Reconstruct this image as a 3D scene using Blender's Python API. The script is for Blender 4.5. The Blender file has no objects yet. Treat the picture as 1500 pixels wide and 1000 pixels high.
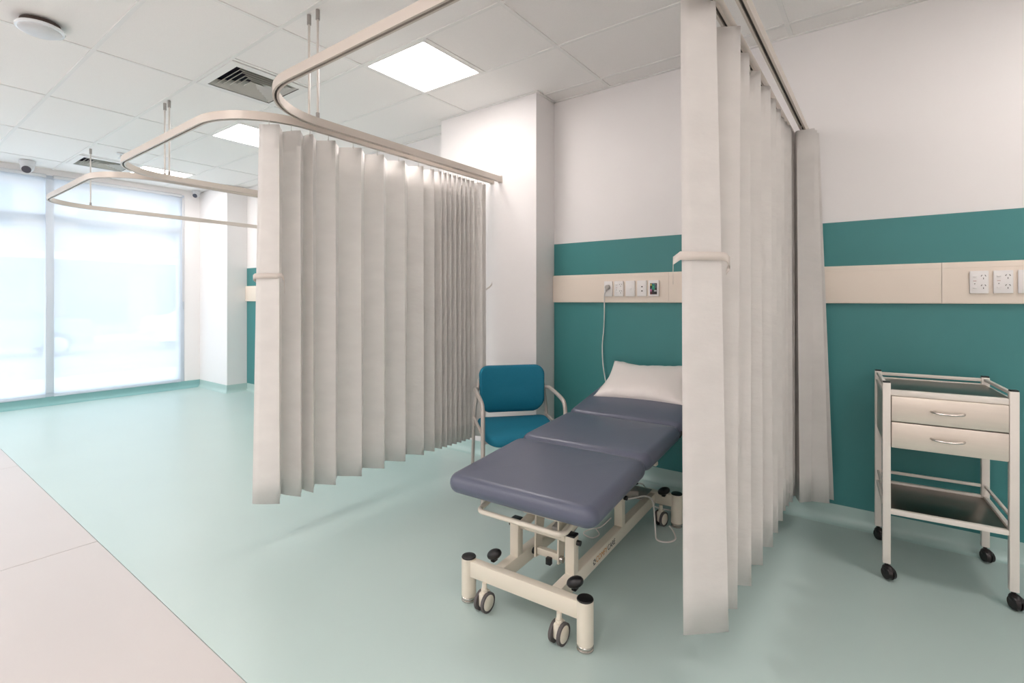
import bpy, bmesh, math, random
from mathutils import Vector, Matrix, noise

random.seed(7)
S = bpy.context.scene
COL = S.collection
R = math.radians

# ------------------------------------------------------------------ camera, world, exposure
CAM_H = 1.28
YAW = 0.6416
cam_d = bpy.data.cameras.new('camera')
cam_d.sensor_fit = 'HORIZONTAL'; cam_d.sensor_width = 36.0
cam_d.lens = 36.0 * 731.0 / 1500.0
cam_d.shift_y = -61.0 / 1500.0
cam_d.clip_start = 0.02; cam_d.clip_end = 300
cam = bpy.data.objects.new('camera', cam_d); COL.objects.link(cam)
cam.location = (0, 0, CAM_H); cam.rotation_euler = (R(90), 0, YAW)
S.camera = cam

S.view_settings.view_transform = 'Standard'
S.view_settings.look = 'None'
S.view_settings.gamma = 1.0
S.view_settings.use_curve_mapping = False
S.view_settings.exposure = 0.98

SKY = 2.0
PANEL = 9.0
w = bpy.data.worlds.new('sky'); S.world = w; w.use_nodes = True
bg = w.node_tree.nodes['Background']
bg.inputs[0].default_value = (0.80, 0.90, 1.0, 1); bg.inputs[1].default_value = SKY

# ------------------------------------------------------------------ room numbers
H = 2.86            # ceiling grid face
WY = 3.42           # back (bed head) wall
XL, XR = -8.12, 2.75
YN = -3.2
GX0, GDX = -1.64, 1.19
GY0, GDY = 3.245, 0.575

# ------------------------------------------------------------------ materials
def lin(h):
    h = h.lstrip('#')
    o = []
    for i in (0, 2, 4):
        c = int(h[i:i + 2], 16) / 255
        o.append(c / 12.92 if c <= .04045 else ((c + .055) / 1.055) ** 2.4)
    return (*o, 1)

def mat(name, hexc, rough=.5, metal=0., var=0., vscale=8., bump=0., bscale=60., coat=0., spec=.5, trans=0., stretch=None):
    m = bpy.data.materials.new(name); m.use_nodes = True
    nt = m.node_tree; p = nt.nodes['Principled BSDF']; out = nt.nodes['Material Output']
    c = lin(hexc)
    p.inputs['Base Color'].default_value = c
    p.inputs['Roughness'].default_value = rough
    p.inputs['Metallic'].default_value = metal
    p.inputs['Specular IOR Level'].default_value = spec
    p.inputs['Coat Weight'].default_value = coat
    tc = nt.nodes.new('ShaderNodeTexCoord'); mp = nt.nodes.new('ShaderNodeMapping')
    nt.links.new(tc.outputs['Object'], mp.inputs['Vector'])
    if stretch: mp.inputs['Scale'].default_value = stretch
    col_sock = None
    if var > 0:
        n = nt.nodes.new('ShaderNodeTexNoise'); n.inputs['Scale'].default_value = vscale; n.inputs['Detail'].default_value = 6
        nt.links.new(mp.outputs[0], n.inputs['Vector'])
        mx = nt.nodes.new('ShaderNodeMix'); mx.data_type = 'RGBA'
        mx.inputs['A'].default_value = tuple(max(0, v * (1 - var)) for v in c[:3]) + (1,)
        mx.inputs['B'].default_value = tuple(min(1, v * (1 + var)) for v in c[:3]) + (1,)
        nt.links.new(n.outputs['Fac'], mx.inputs['Factor'])
        nt.links.new(mx.outputs['Result'], p.inputs['Base Color'])
        col_sock = mx.outputs['Result']
    if bump > 0:
        n2 = nt.nodes.new('ShaderNodeTexNoise'); n2.inputs['Scale'].default_value = bscale; n2.inputs['Detail'].default_value = 4
        nt.links.new(mp.outputs[0], n2.inputs['Vector'])
        b = nt.nodes.new('ShaderNodeBump'); b.inputs['Strength'].default_value = bump; b.inputs['Distance'].default_value = .01
        nt.links.new(n2.outputs['Fac'], b.inputs['Height'])
        nt.links.new(b.outputs[0], p.inputs['Normal'])
    if trans > 0:
        t = nt.nodes.new('ShaderNodeBsdfTranslucent'); t.inputs['Color'].default_value = c
        if col_sock: nt.links.new(col_sock, t.inputs['Color'])
        ms = nt.nodes.new('ShaderNodeMixShader'); ms.inputs[0].default_value = trans
        nt.links.new(p.outputs[0], ms.inputs[1]); nt.links.new(t.outputs[0], ms.inputs[2])
        nt.links.new(ms.outputs[0], out.inputs['Surface'])
    return m

def emit(name, col, strength):
    m = bpy.data.materials.new(name); m.use_nodes = True
    nt = m.node_tree; nt.nodes.remove(nt.nodes['Principled BSDF'])
    e = nt.nodes.new('ShaderNodeEmission'); e.inputs[0].default_value = (*col, 1); e.inputs[1].default_value = strength
    nt.links.new(e.outputs[0], nt.nodes['Material Output'].inputs['Surface'])
    return m

M = dict(
    white=mat('white wall paint', '#F4F1F0', .6, var=.015, vscale=3, bump=.03, bscale=250),
    teal=mat('teal wall vinyl', '#41898A', .45, var=.05, vscale=4, bump=.06, bscale=300),
    aqua=mat('aqua sheet vinyl', '#BACDC9', .33, var=.04, vscale=1.6, bump=.015, bscale=120),
    cove=mat('aqua coved vinyl', '#B4CECA', .35, var=.03, vscale=3),
    pale=mat('pale sheet vinyl', '#C8C2BF', .4, var=.03, vscale=2.2, bump=.015, bscale=120),
    tile=mat('mineral ceiling tile', '#F7F4F1', .9, var=.05, vscale=180, bump=.08, bscale=240),
    bar=mat('white grid bar', '#F0EEEB', .5),
    slab=mat('ceiling void', '#6b6762', .9),
    trunk=mat('cream trunking plastic', '#F3E6D8', .4),
    plate=mat('white socket plastic', '#F6F3F1', .35),
    hole=mat('socket slots', '#4a4542', .6),
    redmark=mat('red socket mark', '#b26a60', .5),
    track=mat('satin aluminium track', '#D3C9BF', .4, metal=.25),
    trackdark=mat('track slot', '#3a3530', .6),
    rod=mat('hanger rod', '#DDD6CF', .35, metal=.3),
    rodcap=mat('rod cap', '#A9A39E', .4, metal=.3),
    curtain=mat('pleated nonwoven curtain', '#F4F1EE', .85, var=.06, vscale=7, bump=.16, bscale=22, trans=.42, stretch=(1, 1, 2.2)),
    strap=mat('curtain strap', '#E6DED6', .85, trans=.2),
    hook=mat('clear curtain hook', '#DAD5CF', .3),
    cream=mat('cream powder coat', '#E3DBCB', .35, var=.02),
    navy=mat('navy vinyl upholstery', '#5A5F71', .34, var=.03, vscale=30, bump=.03, bscale=180),
    black=mat('black plastic', '#121113', .4),
    rubber=mat('grey tyre rubber', '#5A5555', .6),
    steel=mat('polished steel', '#C9C3BD', .25, metal=1.),
    satin=mat('brushed stainless steel', '#E2D8CC', .33, metal=.6, var=.06, vscale=6, stretch=(1, 1, 14)),
    shelf=mat('mirror stainless shelf', '#8F877E', .3, metal=1.),
    post=mat('light grey powder coat', '#EFE8E0', .38, metal=.05),
    castor=mat('brown black castor', '#1d1516', .35),
    bluefab=mat('blue teal fabric', '#00718C', .75, var=.06, vscale=90, bump=.12, bscale=400),
    frame=mat('pale grey chair frame', '#C6BDB6', .4, metal=.2),
    pillow=mat('white wipe clean pillow', '#EDE6E2', .38, bump=.08, bscale=9),
    cord=mat('white cable', '#E4E0DC', .45),
    plug=mat('grey white plug', '#BDB7B2', .45),
    orange=mat('orange lettering', '#C98A3A', .5),
    ink=mat('dark lettering', '#2a2a2c', .5),
    louvre=mat('vent blades', '#C9C7C0', .5),
    ventdark=mat('vent throat', '#15122a', .8),
    acryl=mat('clear acrylic ring', '#EDF1F4', .12, coat=.5),
    bracket=mat('brown fitting back', '#4a3a33', .5),
    camwhite=mat('camera housing', '#D9DADC', .35),
    camlens=mat('camera lens window', '#3b3a48', .12, coat=.6),
    winframe=mat('pale window frame', '#D4DCE6', .4),
    sash=mat('window side channel', '#BFC7CF', .4),
    asphalt=mat('grey street', '#8f8f92', .9, var=.1, vscale=2),
    kerb=mat('pale footpath', '#c9c6c1', .9, var=.05),
    facade=mat('facade render', '#b3aca6', .9, var=.06, vscale=.8),
    facadeb=mat('facade brick tint', '#a08f86', .9, var=.06, vscale=.8),
    dark=mat('dark glazing', '#4a5560', .15),
    carpaint=mat('grey car paint', '#7d8894', .3, coat=.5),
    carwhite=mat('white car paint', '#e6e6e6', .3, coat=.5),
    tyre=mat('car tyre', '#202022', .8),
    panel=emit('lit diffuser', (1.0, .928, .900), PANEL),
)

def glass_mat():
    m = bpy.data.materials.new('window glass'); m.use_nodes = True
    nt = m.node_tree; nt.nodes.remove(nt.nodes['Principled BSDF'])
    t = nt.nodes.new('ShaderNodeBsdfTransparent'); t.inputs[0].default_value = (.93, .96, .97, 1)
    g = nt.nodes.new('ShaderNodeBsdfGlossy'); g.inputs['Roughness'].default_value = .02
    ms = nt.nodes.new('ShaderNodeMixShader'); ms.inputs[0].default_value = .05
    nt.links.new(t.outputs[0], ms.inputs[1]); nt.links.new(g.outputs[0], ms.inputs[2])
    nt.links.new(ms.outputs[0], nt.nodes['Material Output'].inputs['Surface'])
    return m
M['glass'] = glass_mat()

def blind_mat():
    m = bpy.data.materials.new('sheer white blind'); m.use_nodes = True
    nt = m.node_tree; p = nt.nodes['Principled BSDF']
    p.inputs['Base Color'].default_value = (.85, .87, .90, 1); p.inputs['Roughness'].default_value = .8
    tl = nt.nodes.new('ShaderNodeBsdfTranslucent'); tl.inputs[0].default_value = (.86, .89, .93, 1)
    tr = nt.nodes.new('ShaderNodeBsdfTransparent'); tr.inputs[0].default_value = (1, 1, 1, 1)
    a = nt.nodes.new('ShaderNodeMixShader'); a.inputs[0].default_value = .62
    b = nt.nodes.new('ShaderNodeMixShader'); b.inputs[0].default_value = .24
    nt.links.new(p.outputs[0], a.inputs[1]); nt.links.new(tl.outputs[0], a.inputs[2])
    nt.links.new(a.outputs[0], b.inputs[1]); nt.links.new(tr.outputs[0], b.inputs[2])
    nt.links.new(b.outputs[0], nt.nodes['Material Output'].inputs['Surface'])
    return m
M['blind'] = blind_mat()

# ------------------------------------------------------------------ mesh helpers
class MB:
    def __init__(s): s.bm = bmesh.new()
    def box(s, c, d, rot=None, bevel=0., seg=2):
        r = bmesh.ops.create_cube(s.bm, size=1.0)
        vs = r['verts']
        mt = Matrix.Translation(c) @ (rot.to_4x4() if rot else Matrix.Identity(4)) @ Matrix.Diagonal((*d, 1))
        bmesh.ops.transform(s.bm, matrix=mt, verts=vs)
        if bevel > 0:
            es = list({e for v in vs for e in v.link_edges})
            bmesh.ops.bevel(s.bm, geom=es, offset=bevel, segments=seg, affect='EDGES', profile=.5)
        return s
    def cyl(s, p0, p1, r, r2=None, seg=16):
        p0, p1 = Vector(p0), Vector(p1); v = p1 - p0
        q = Vector((0, 0, 1)).rotation_difference(v.normalized()).to_matrix().to_4x4()
        mt = Matrix.Translation((p0 + p1) / 2) @ q
        bmesh.ops.create_cone(s.bm, cap_ends=True, segments=seg, radius1=r, radius2=r if r2 is None else r2, depth=v.length, matrix=mt)
        return s
    def sphere(s, c, d, rot=None, u=16, v=10):
        mt = Matrix.Translation(c) @ (rot.to_4x4() if rot else Matrix.Identity(4)) @ Matrix.Diagonal((*d, 1))
        bmesh.ops.create_uvsphere(s.bm, u_segments=u, v_segments=v, radius=.5, matrix=mt)
        return s
    def tube(s, pts, r, seg=8, closed=False, flat=1.0):
        pts = [Vector(p) for p in pts]; n = len(pts)
        rings = []; up = None
        for i, p in enumerate(pts):
            a = pts[i - 1] if (i > 0 or closed) else p
            b = pts[(i + 1) % n] if (i < n - 1 or closed) else p
            t = (b - a).normalized()
            if up is None:
                up = Vector((0, 0, 1)) if abs(t.z) < .9 else Vector((1, 0, 0))
            x = up - t * up.dot(t)
            if x.length < 1e-5: x = t.orthogonal()
            x.normalize(); y = t.cross(x); up = x
            rings.append([s.bm.verts.new(p + x * math.cos(2 * math.pi * k / seg) * r + y * math.sin(2 * math.pi * k / seg) * r * flat) for k in range(seg)])
        m = n if closed else n - 1
        for i in range(m):
            A, B = rings[i], rings[(i + 1) % n]
            for k in range(seg):
                s.bm.faces.new((A[k], A[(k + 1) % seg], B[(k + 1) % seg], B[k]))
        if not closed:
            s.bm.faces.new(list(reversed(rings[0]))); s.bm.faces.new(rings[-1])
        return s
    def lathe(s, prof, c=(0, 0, 0), seg=32):
        rings = []
        for r, z in prof:
            rings.append([s.bm.verts.new((c[0] + r * math.cos(2 * math.pi * k / seg), c[1] + r * math.sin(2 * math.pi * k / seg), c[2] + z)) for k in range(seg)])
        for A, B in zip(rings, rings[1:]):
            for k in range(seg):
                s.bm.faces.new((A[k], A[(k + 1) % seg], B[(k + 1) % seg], B[k]))
        s.bm.faces.new(list(reversed(rings[0]))); s.bm.faces.new(rings[-1])
        return s
    def sweep2d(s, path, prof, closed_prof=True, cap=True):
        """sweep a profile [(offset to the left of the path, z)] along a 2-D polyline with mitred corners"""
        path = [Vector(p) for p in path]; n = len(path); rings = []
        for i, p in enumerate(path):
            d0 = (p - path[i - 1]).normalized() if i > 0 else None
            d1 = (path[i + 1] - p).normalized() if i < n - 1 else None
            if d0 is None: d0 = d1
            if d1 is None: d1 = d0
            n0 = Vector((-d0.y, d0.x)); n1 = Vector((-d1.y, d1.x))
            mv = (n0 + n1)
            mv = mv / max(1e-4, mv.dot(n0)) if mv.length > 1e-4 else n0
            rings.append([s.bm.verts.new((p.x + mv.x * o, p.y + mv.y * o, z)) for o, z in prof])
        k = len(prof)
        for A, B in zip(rings, rings[1:]):
            for j in range(k if closed_prof else k - 1):
                s.bm.faces.new((A[j], A[(j + 1) % k], B[(j + 1) % k], B[j]))
        if cap and closed_prof:
            s.bm.faces.new(list(reversed(rings[0]))); s.bm.faces.new(rings[-1])
        return s
    def prism(s, poly, axis, a, b):
        """extrude a 2-D polygon along axis 'x','y' or 'z' from a to b"""
        f = {'x': lambda p, t: (t, p[0], p[1]), 'y': lambda p, t: (p[0], t, p[1]), 'z': lambda p, t: (p[0], p[1], t)}[axis]
        A = [s.bm.verts.new(f(p, a)) for p in poly]; B = [s.bm.verts.new(f(p, b)) for p in poly]
        n = len(poly)
        for i in range(n): s.bm.faces.new((A[i], A[(i + 1) % n], B[(i + 1) % n], B[i]))
        s.bm.faces.new(list(reversed(A))); s.bm.faces.new(B)
        return s
    def quad(s, *p):
        s.bm.faces.new([s.bm.verts.new(v) for v in p]); return s
    def cushion(s, hx, hy, th, rc, edge, z0=0., puff=.0, seg=6, es=5, shape=None):
        """rounded-rectangle cushion: half sizes, thickness, plan corner radius, edge roundness"""
        def ring(ins, z):
            r = max(rc - ins, .002); ax, ay = hx - ins, hy - ins; out = []
            for cx_, cy_, a0 in ((ax - r, ay - r, 0), (-ax + r, ay - r, 90), (-ax + r, -ay + r, 180), (ax - r, -ay + r, 270)):
                for k in range(seg + 1):
                    a = R(a0 + 90 * k / seg); out.append((cx_ + r * math.cos(a), cy_ + r * math.sin(a), z))
            return out
        rs = [ring(edge, z0)]
        for k in range(1, es + 1):
            a = math.pi / 2 * k / es; rs.append(ring(edge * (1 - math.sin(a)), z0 + edge * (1 - math.cos(a))))
        for k in range(es + 1):
            a = math.pi / 2 * k / es; rs.append(ring(edge * (1 - math.cos(a)), z0 + th - edge + edge * math.sin(a)))
        m = min(hx, hy)
        for t in (.25, .5, .75, .97):
            rs.append(ring(edge + (m - edge) * t, z0 + th + puff * math.sin(t * math.pi / 2)))
        V = [[s.bm.verts.new(shape(p) if shape else p) for p in r_] for r_ in rs]
        n = len(V[0])
        for A, B in zip(V, V[1:]):
            for k in range(n): s.bm.faces.new((A[k], A[(k + 1) % n], B[(k + 1) % n], B[k]))
        s.bm.faces.new(list(reversed(V[0]))); s.bm.faces.new(V[-1])
        return s
    def build(s, name, m, parent=None, smooth=True, angle=40, loc=None, rot=None):
        bmesh.ops.recalc_face_normals(s.bm, faces=s.bm.faces)
        me = bpy.data.meshes.new(name); s.bm.to_mesh(me); s.bm.free()
        me.materials.append(m)
        if smooth:
            me.polygons.foreach_set('use_smooth', [True] * len(me.polygons))
            me.set_sharp_from_angle(angle=R(angle))
        o = bpy.data.objects.new(name, me); COL.objects.link(o)
        if parent: o.parent = parent
        if loc: o.location = loc
        if rot: o.rotation_euler = rot
        return o

def inst(o, parent, loc=None, rot=None):
    c = o.copy(); COL.objects.link(c); c.parent = parent
    if loc is not None: c.location = loc
    if rot is not None: c.rotation_euler = rot
    return c
def copy_tree(o, parent=None):
    c = o.copy(); COL.objects.link(c); c.parent = parent
    for ch in list(o.children): copy_tree(ch, c)
    return c
def tag(o, label, cat, group=None):
    o['label'] = label; o['category'] = cat
    if group: o['group'] = group
    return o
def struct(o, label=None):
    o['kind'] = 'structure'
    if label: o['label'] = label
    return o
def thing(name, label, cat, loc=(0, 0, 0), rz=0., group=None):
    o = bpy.data.objects.new(name, None); COL.objects.link(o)
    o.empty_display_size = .1
    o.location = loc; o.rotation_euler = (0, 0, rz)
    return tag(o, label, cat, group)
def arc(c, r, a0, a1, n):
    return [(c[0] + r * math.cos(R(a0 + (a1 - a0) * k / n)), c[1] + r * math.sin(R(a0 + (a1 - a0) * k / n))) for k in range(n + 1)]
def smooth_path(pts, n=6):
    """Catmull-Rom through points"""
    P = [Vector(p) for p in pts]; P = [P[0] * 2 - P[1]] + P + [P[-1] * 2 - P[-2]]; out = []
    for i in range(1, len(P) - 2):
        a, b, c, d = P[i - 1:i + 3]
        for k in range(n):
            t = k / n
            out.append(.5 * ((2 * b) + (c - a) * t + (2 * a - 5 * b + 4 * c - d) * t * t + (3 * b - a - 3 * c + d) * t ** 3))
    out.append(P[-2]); return out

# ------------------------------------------------------------------ floor
SEAM_Y = 0.807
fl = MB().box(((XL + XR) / 2, (SEAM_Y + WY) / 2, -.05), (XR - XL + .3, WY - SEAM_Y + .16, .1)).build('floor', M['aqua'], smooth=False)
struct(fl, 'pale aqua sheet vinyl floor of the treatment bays')
fo = bpy.data.objects.new('floor_aisle', None); COL.objects.link(fo); struct(fo, 'pale beige sheet vinyl floor of the aisle')
xs = [XL - .15, -5.35, -3.345, -1.34, .66, XR + .15]
for a, b in zip(xs, xs[1:]):
    MB().box(((a + b) / 2, (YN - .1 + SEAM_Y - .08 - .0015) / 2 + .0, -.049), (b - a - .004, SEAM_Y - .08 - YN + .1 - .003, .1), bevel=.001, seg=1).build('floor_sheet', M['pale'], fo, smooth=False)
# the aqua slab starts .08 short of SEAM_Y; move both edges onto the seam
for o in (fl,):
    for v in o.data.vertices:
        if v.co.y < 1.5: v.co.y = SEAM_Y
for o in fo.children:
    for v in o.data.vertices:
        if v.co.y > .3: v.co.y += .08

# ------------------------------------------------------------------ walls
def slab(name, lo, hi, m, label=None, parent=None):
    c = [(a + b) / 2 for a, b in zip(lo, hi)]; d = [b - a for a, b in zip(lo, hi)]
    o = MB().box(c, d).build(name, m, parent, smooth=False)
    if not parent: struct(o, label)
    return o
wb = slab('wall_back', (XL - .15, WY, -.1), (XR + .15, WY + .15, 3.1), M['white'], 'white wall behind the bed heads')
slab('wall_right', (XR, YN, -.1), (XR + .15, WY, 3.1), M['white'], 'plain white side wall')
slab('wall_front', (XL - .15, YN - .15, -.1), (XR + .15, YN, 3.1), M['white'], 'plain white wall across the aisle')
COLX0, COLX1, COLY = -3.14, -2.13, 3.16
slab('wall_pillar', (COLX0, COLY, 0), (COLX1, WY, H), M['white'], 'boxed white wall pillar beside the blue chair')
FCX = -7.24
slab('wall_pillar', (XL, 3.15, 0), (FCX, WY, H), M['white'], 'boxed white wall pillar in the window corner')
# teal vinyl panels and coving
COVE = .105
for a, b in ((COLX1, XR), (FCX, COLX0)):
    slab('wall_panel', (a + .002, WY - .005, COVE - .005), (b - .002, WY, 1.725), M['teal'], parent=wb)['label'] = 'teal vinyl wall panel'
cove_prof = [(0, -.01), (.05, -.01), (.05, .0006), (.043, .0015), (.034, .005), (.024, .012), (.015, .022), (.009, .034), (.006, .05), (.005, COVE), (0, COVE)]
cove_b = MB().sweep2d([(XR, WY), (COLX1, WY), (COLX1, COLY), (COLX0, COLY), (COLX0, WY), (FCX, WY), (FCX, 3.15), (XL + .02, 3.15)], cove_prof).build('baseboard_back', M['cove'])
struct(cove_b, 'aqua vinyl coved up the wall base')

# window wall
WB0, WB1 = .10, 2.79          # window bottom and head
WY0, WY1 = -2.7, 2.95
wl = MB()
wl.box((XL - .075, (YN + WY0) / 2, 1.5), (.15, WY0 - YN, 3.2))
wl.box((XL - .075, (WY1 + 3.42) / 2, 1.5), (.15, 3.42 - WY1, 3.2))
wl.box((XL - .075, (WY0 + WY1) / 2, (WB1 + 3.1) / 2), (.15, WY1 - WY0, 3.1 - WB1))
wl.box((XL - .075, (WY0 + WY1) / 2, (WB0 - .1) / 2), (.15, WY1 - WY0, WB0 + .1))
wl = wl.build('wall_left', M['white'], smooth=False); struct(wl, 'white wall around the street window')
cl = MB().sweep2d([(XL, 3.15), (XL, YN)], cove_prof).build('baseboard_left', mat('aqua skirting with backlit shade', '#8CBDBD', .4)); struct(cl, 'aqua coved skirting under the window')  # backlit shade under the window is put into this deeper aqua

win = bpy.data.objects.new('window_1', None); COL.objects.link(win); struct(win, 'tall shopfront window with pale mullions facing the street')
fw = .075
muls = [1.49, .03, -1.40]
MB().box((XL - .06, WY1 - fw / 2, (WB0 + WB1) / 2), (.10, fw, WB1 - WB0), bevel=.003).build('jamb', M['winframe'], win)
MB().box((XL - .06, WY0 + fw / 2, (WB0 + WB1) / 2), (.10, fw, WB1 - WB0), bevel=.003).build('jamb', M['winframe'], win)
MB().box((XL - .06, (WY0 + WY1) / 2, WB0 + .025), (.12, WY1 - WY0 - 2 * fw, .05), bevel=.003).build('sill_frame', M['winframe'], win)
MB().box((XL - .06, (WY0 + WY1) / 2, WB1 - .03), (.10, WY1 - WY0 - 2 * fw, .06), bevel=.003).build('head_frame', M['winframe'], win)
for y in muls:
    MB().box((XL - .025, y, (WB0 + WB1) / 2), (.12, fw, WB1 - WB0 - .11), bevel=.003).build('mullion', M['winframe'], win)
edges = [WY1 - fw] + [y for y in muls] + [WY0 + fw]
for i in range(len(edges) - 1):
    b_ = edges[i] - (0 if i == 0 else fw / 2); a_ = edges[i + 1] + (0 if i == len(edges) - 2 else fw / 2)
    MB().box((XL - .06, (a_ + b_) / 2, 2.29), (.10, b_ - a_, .07), bevel=.003).build('transom', M['winframe'], win)
    for z0, z1 in ((WB0 + .05, 2.255), (2.325, WB1 - .06)):
        MB().box((XL - .07, (a_ + b_) / 2, (z0 + z1) / 2), (.006, b_ - a_, z1 - z0)).build('pane', M['glass'], win, smooth=False)

# ------------------------------------------------------------------ ceiling: slab, grid bars, tiles
ce = slab('ceiling', (XL - .15, YN - .15, H + .06), (XR + .15, WY + .15, H + .16), M['slab'], 'white suspended tile ceiling')
gx = [GX0 + GDX * k for k in range(-6, 5)]
gx = [x for x in gx if XL + .1 < x < XR - .1]
gy = [GY0 - GDY * k for k in range(0, 12)]
gy = [y for y in gy if y > YN + .1]
BW = .024
def bar_obj(lo, hi):
    c = [(a + b) / 2 for a, b in zip(lo, hi)]; d = [b - a for a, b in zip(lo, hi)]
    return MB().box(c, d).build('grid_bar', M['bar'], ce, smooth=False)
for x in gx: bar_obj((x - BW / 2, YN, H), (x + BW / 2, WY, H + .022))
for y in gy: bar_obj((XL, y - BW / 2, H), (XR, y + BW / 2, H + .0225))
for lo, hi in (((XL, WY - .02, H - .001), (FCX, WY, H + .012)),): pass
# perimeter angles
for a, b in (((COLX1, WY - .022), (XR, WY)), ((FCX, WY - .022), (COLX0, WY))):
    bar_obj((a[0], a[1], H - .002), (b[0], b[1], H + .012))
bar_obj((COLX0 - .022, COLY - .022, H - .002), (COLX1 + .022, COLY, H + .012))
bar_obj((COLX1, COLY, H - .002), (COLX1 + .022, WY, H + .012))
bar_obj((XL, YN, H - .002), (XL + .022, WY, H + .012))
cx_e = [XL] + gx + [XR]; cy_e = sorted([YN] + gy + [WY])
LIGHT_CELLS = {}
def cell(x, y):
    i = max(k for k in range(len(cx_e)) if cx_e[k] <= x); j = max(k for k in range(len(cy_e)) if cy_e[k] <= y)
    return i, j
def half(x, y): i, j = cell(x, y); return (cx_e[i], (cx_e[i] + cx_e[i + 1]) / 2 - .0, cy_e[j], cy_e[j + 1])
light_pts = [(-2.6, 2.4), (-5.0, 2.4), (-7.4, 2.4), (.95, 2.4)]
light_pts += [(x, y) for y in (-.5, -1.6, -2.75) for x in (-7.4, -5.0, -2.6, -.2, 2.1)]  # unseen aisle rows, the farther ones added to fill light onto the curtains
vent_pts = [(-3.8, 1.8), (-7.4, 1.8)]
halves = {cell(*p) for p in light_pts + vent_pts}
tiles = {}
def tile_mesh(w_, d_):
    k = (round(w_, 3), round(d_, 3))
    if k not in tiles:
        o = MB().box((0, 0, 0), (w_ - .012, d_ - .012, .02), bevel=.004, seg=1).build('ceiling_tile', M['tile'], smooth=False)
        tiles[k] = o.data; bpy.data.objects.remove(o)
    return tiles[k]
for i in range(len(cx_e) - 1):
    for j in range(len(cy_e) - 1):
        x0, x1, y0, y1 = cx_e[i], cx_e[i + 1], cy_e[j], cy_e[j + 1]
        if (i, j) in halves:
            xm = (x0 + x1) / 2; bar_obj((xm - BW / 2, y0, H), (xm + BW / 2, y1, H + .022)); x0 = xm
        o = bpy.data.objects.new('ceiling_tile', tile_mesh(x1 - x0, y1 - y0)); COL.objects.link(o); o.parent = ce
        o.location = ((x0 + x1) / 2, (y0 + y1) / 2, H + .0150)

# lit panels
def light_panel(x, y, label, group=None):
    x0, x1, y0, y1 = half(x, y)
    c = ((x0 + x1) / 2, (y0 + y1) / 2, H)
    t = thing('ceiling_light', label, 'ceiling light', c, 0, group)
    hx, hy = (x1 - x0) / 2 - .012, (y1 - y0) / 2 - .012
    f = MB()
    for sx in (-1, 1): f.box((sx * (hx - .008), 0, .004), (.016, 2 * hy, .012))
    for sy in (-1, 1): f.box((0, sy * (hy - .008), .004), (2 * hx - .032, .016, .012))
    f.build('frame', M['bar'], t, smooth=False)
    MB().box((0, 0, .006), (2 * hx - .032, 2 * hy - .032, .006)).build('diffuser', M['panel'], t, smooth=False)
    MB().box((0, 0, .03), (2 * hx - .01, 2 * hy - .01, .03)).build('housing', M['bar'], t, smooth=False)
    return t
labs = ['square lit ceiling panel above the couch bay, beside the white pillar', 'square lit ceiling panel over the bay just behind the long pleated curtain',
        'square lit ceiling panel over the bay next to the window', 'square lit ceiling panel above the steel trolley bay']
for p, l in zip(light_pts[:4], labs): light_panel(*p, l, 'square lit ceiling panels')
for p in light_pts[4:]: light_panel(*p, 'unseen square ceiling panel over the pale aisle floor, added for its light', 'unseen panels added over the aisle')

# ------------------------------------------------------------------ air diffusers
def vent(x, y, label):
    x0, x1, y0, y1 = half(x, y); c = ((x0 + x1) / 2, (y0 + y1) / 2, H)
    t = thing('air_vent', label, 'air vent', c, 0, 'square ceiling air vents')
    s = min(x1 - x0, y1 - y0) / 2 - .013
    f = MB()
    o_, i_ = s, s - .05
    for k in range(4):
        a = [(-o_, -o_), (o_, -o_), (o_, o_), (-o_, o_)]; b = [(-i_, -i_), (i_, -i_), (i_, i_), (-i_, i_)]
        p, q = a[k], a[(k + 1) % 4]; r_, u = b[(k + 1) % 4], b[k]
        f.quad((*p, -.004), (*q, -.004), (*r_, -.010), (*u, -.010)); f.quad((*p, -.004), (*q, -.004), (*q, .012), (*p, .012))
    f.build('frame', M['bar'], t, smooth=False)
    MB().box((0, 0, .055), (2 * s - .02, 2 * s - .02, .006)).build('throat', M['ventdark'], t, smooth=False)
    n = 6
    for k in range(n):
        r0 = i_ - .004 - k * (i_ - .02) / n
        r1 = r0 - .036
        z0, z1 = -.006, .034
        b = MB()
        r1 = max(r1, .004)
        a4 = [(-r0, -r0), (r0, -r0), (r0, r0), (-r0, r0)]; b4 = [(-r1, -r1), (r1, -r1), (r1, r1), (-r1, r1)]
        for q in range(4):
            p1, p2 = a4[q], a4[(q + 1) % 4]; p3, p4 = b4[(q + 1) % 4], b4[q]
            b.quad((*p1, z0), (*p2, z0), (*p3, z1), (*p4, z1))
        o = b.build('louvre', M['louvre'], t, smooth=False)
        sm = o.modifiers.new('thick', 'SOLIDIFY'); sm.thickness = .0025
    return t
vent(*vent_pts[0], 'square louvred air vent in the ceiling between the curtain tracks, open toward the couch bay')
vent(*vent_pts[1], 'square louvred air vent in the ceiling close to the street window')

# ------------------------------------------------------------------ round ceiling fitting, sprinkler, cameras
t = thing('round_ceiling_fitting', 'round clear-rimmed ceiling fitting over the aisle edge', 'ceiling fitting', (-3.86, .67, H))
MB().lathe([(.05, .0), (.088, -.003), (.088, -.026), (.08, -.030), (.05, -.030)]).build('mounting_ring', M['bracket'], t)
MB().lathe([(.085, -.026), (.107, -.030), (.110, -.037), (.106, -.046), (.098, -.047)], seg=40).build('rim', M['acryl'], t)
MB().lathe([(.097, -.042), (.094, -.052), (.080, -.060), (.05, -.066), (.015, -.068)], seg=40).build('cover', M['camwhite'], t)
MB().box((.03, -.03, -.062), (.09, .003, .008), rot=Matrix.Rotation(R(40), 3, 'Z')).build('cover_rib', M['acryl'], t)

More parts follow.
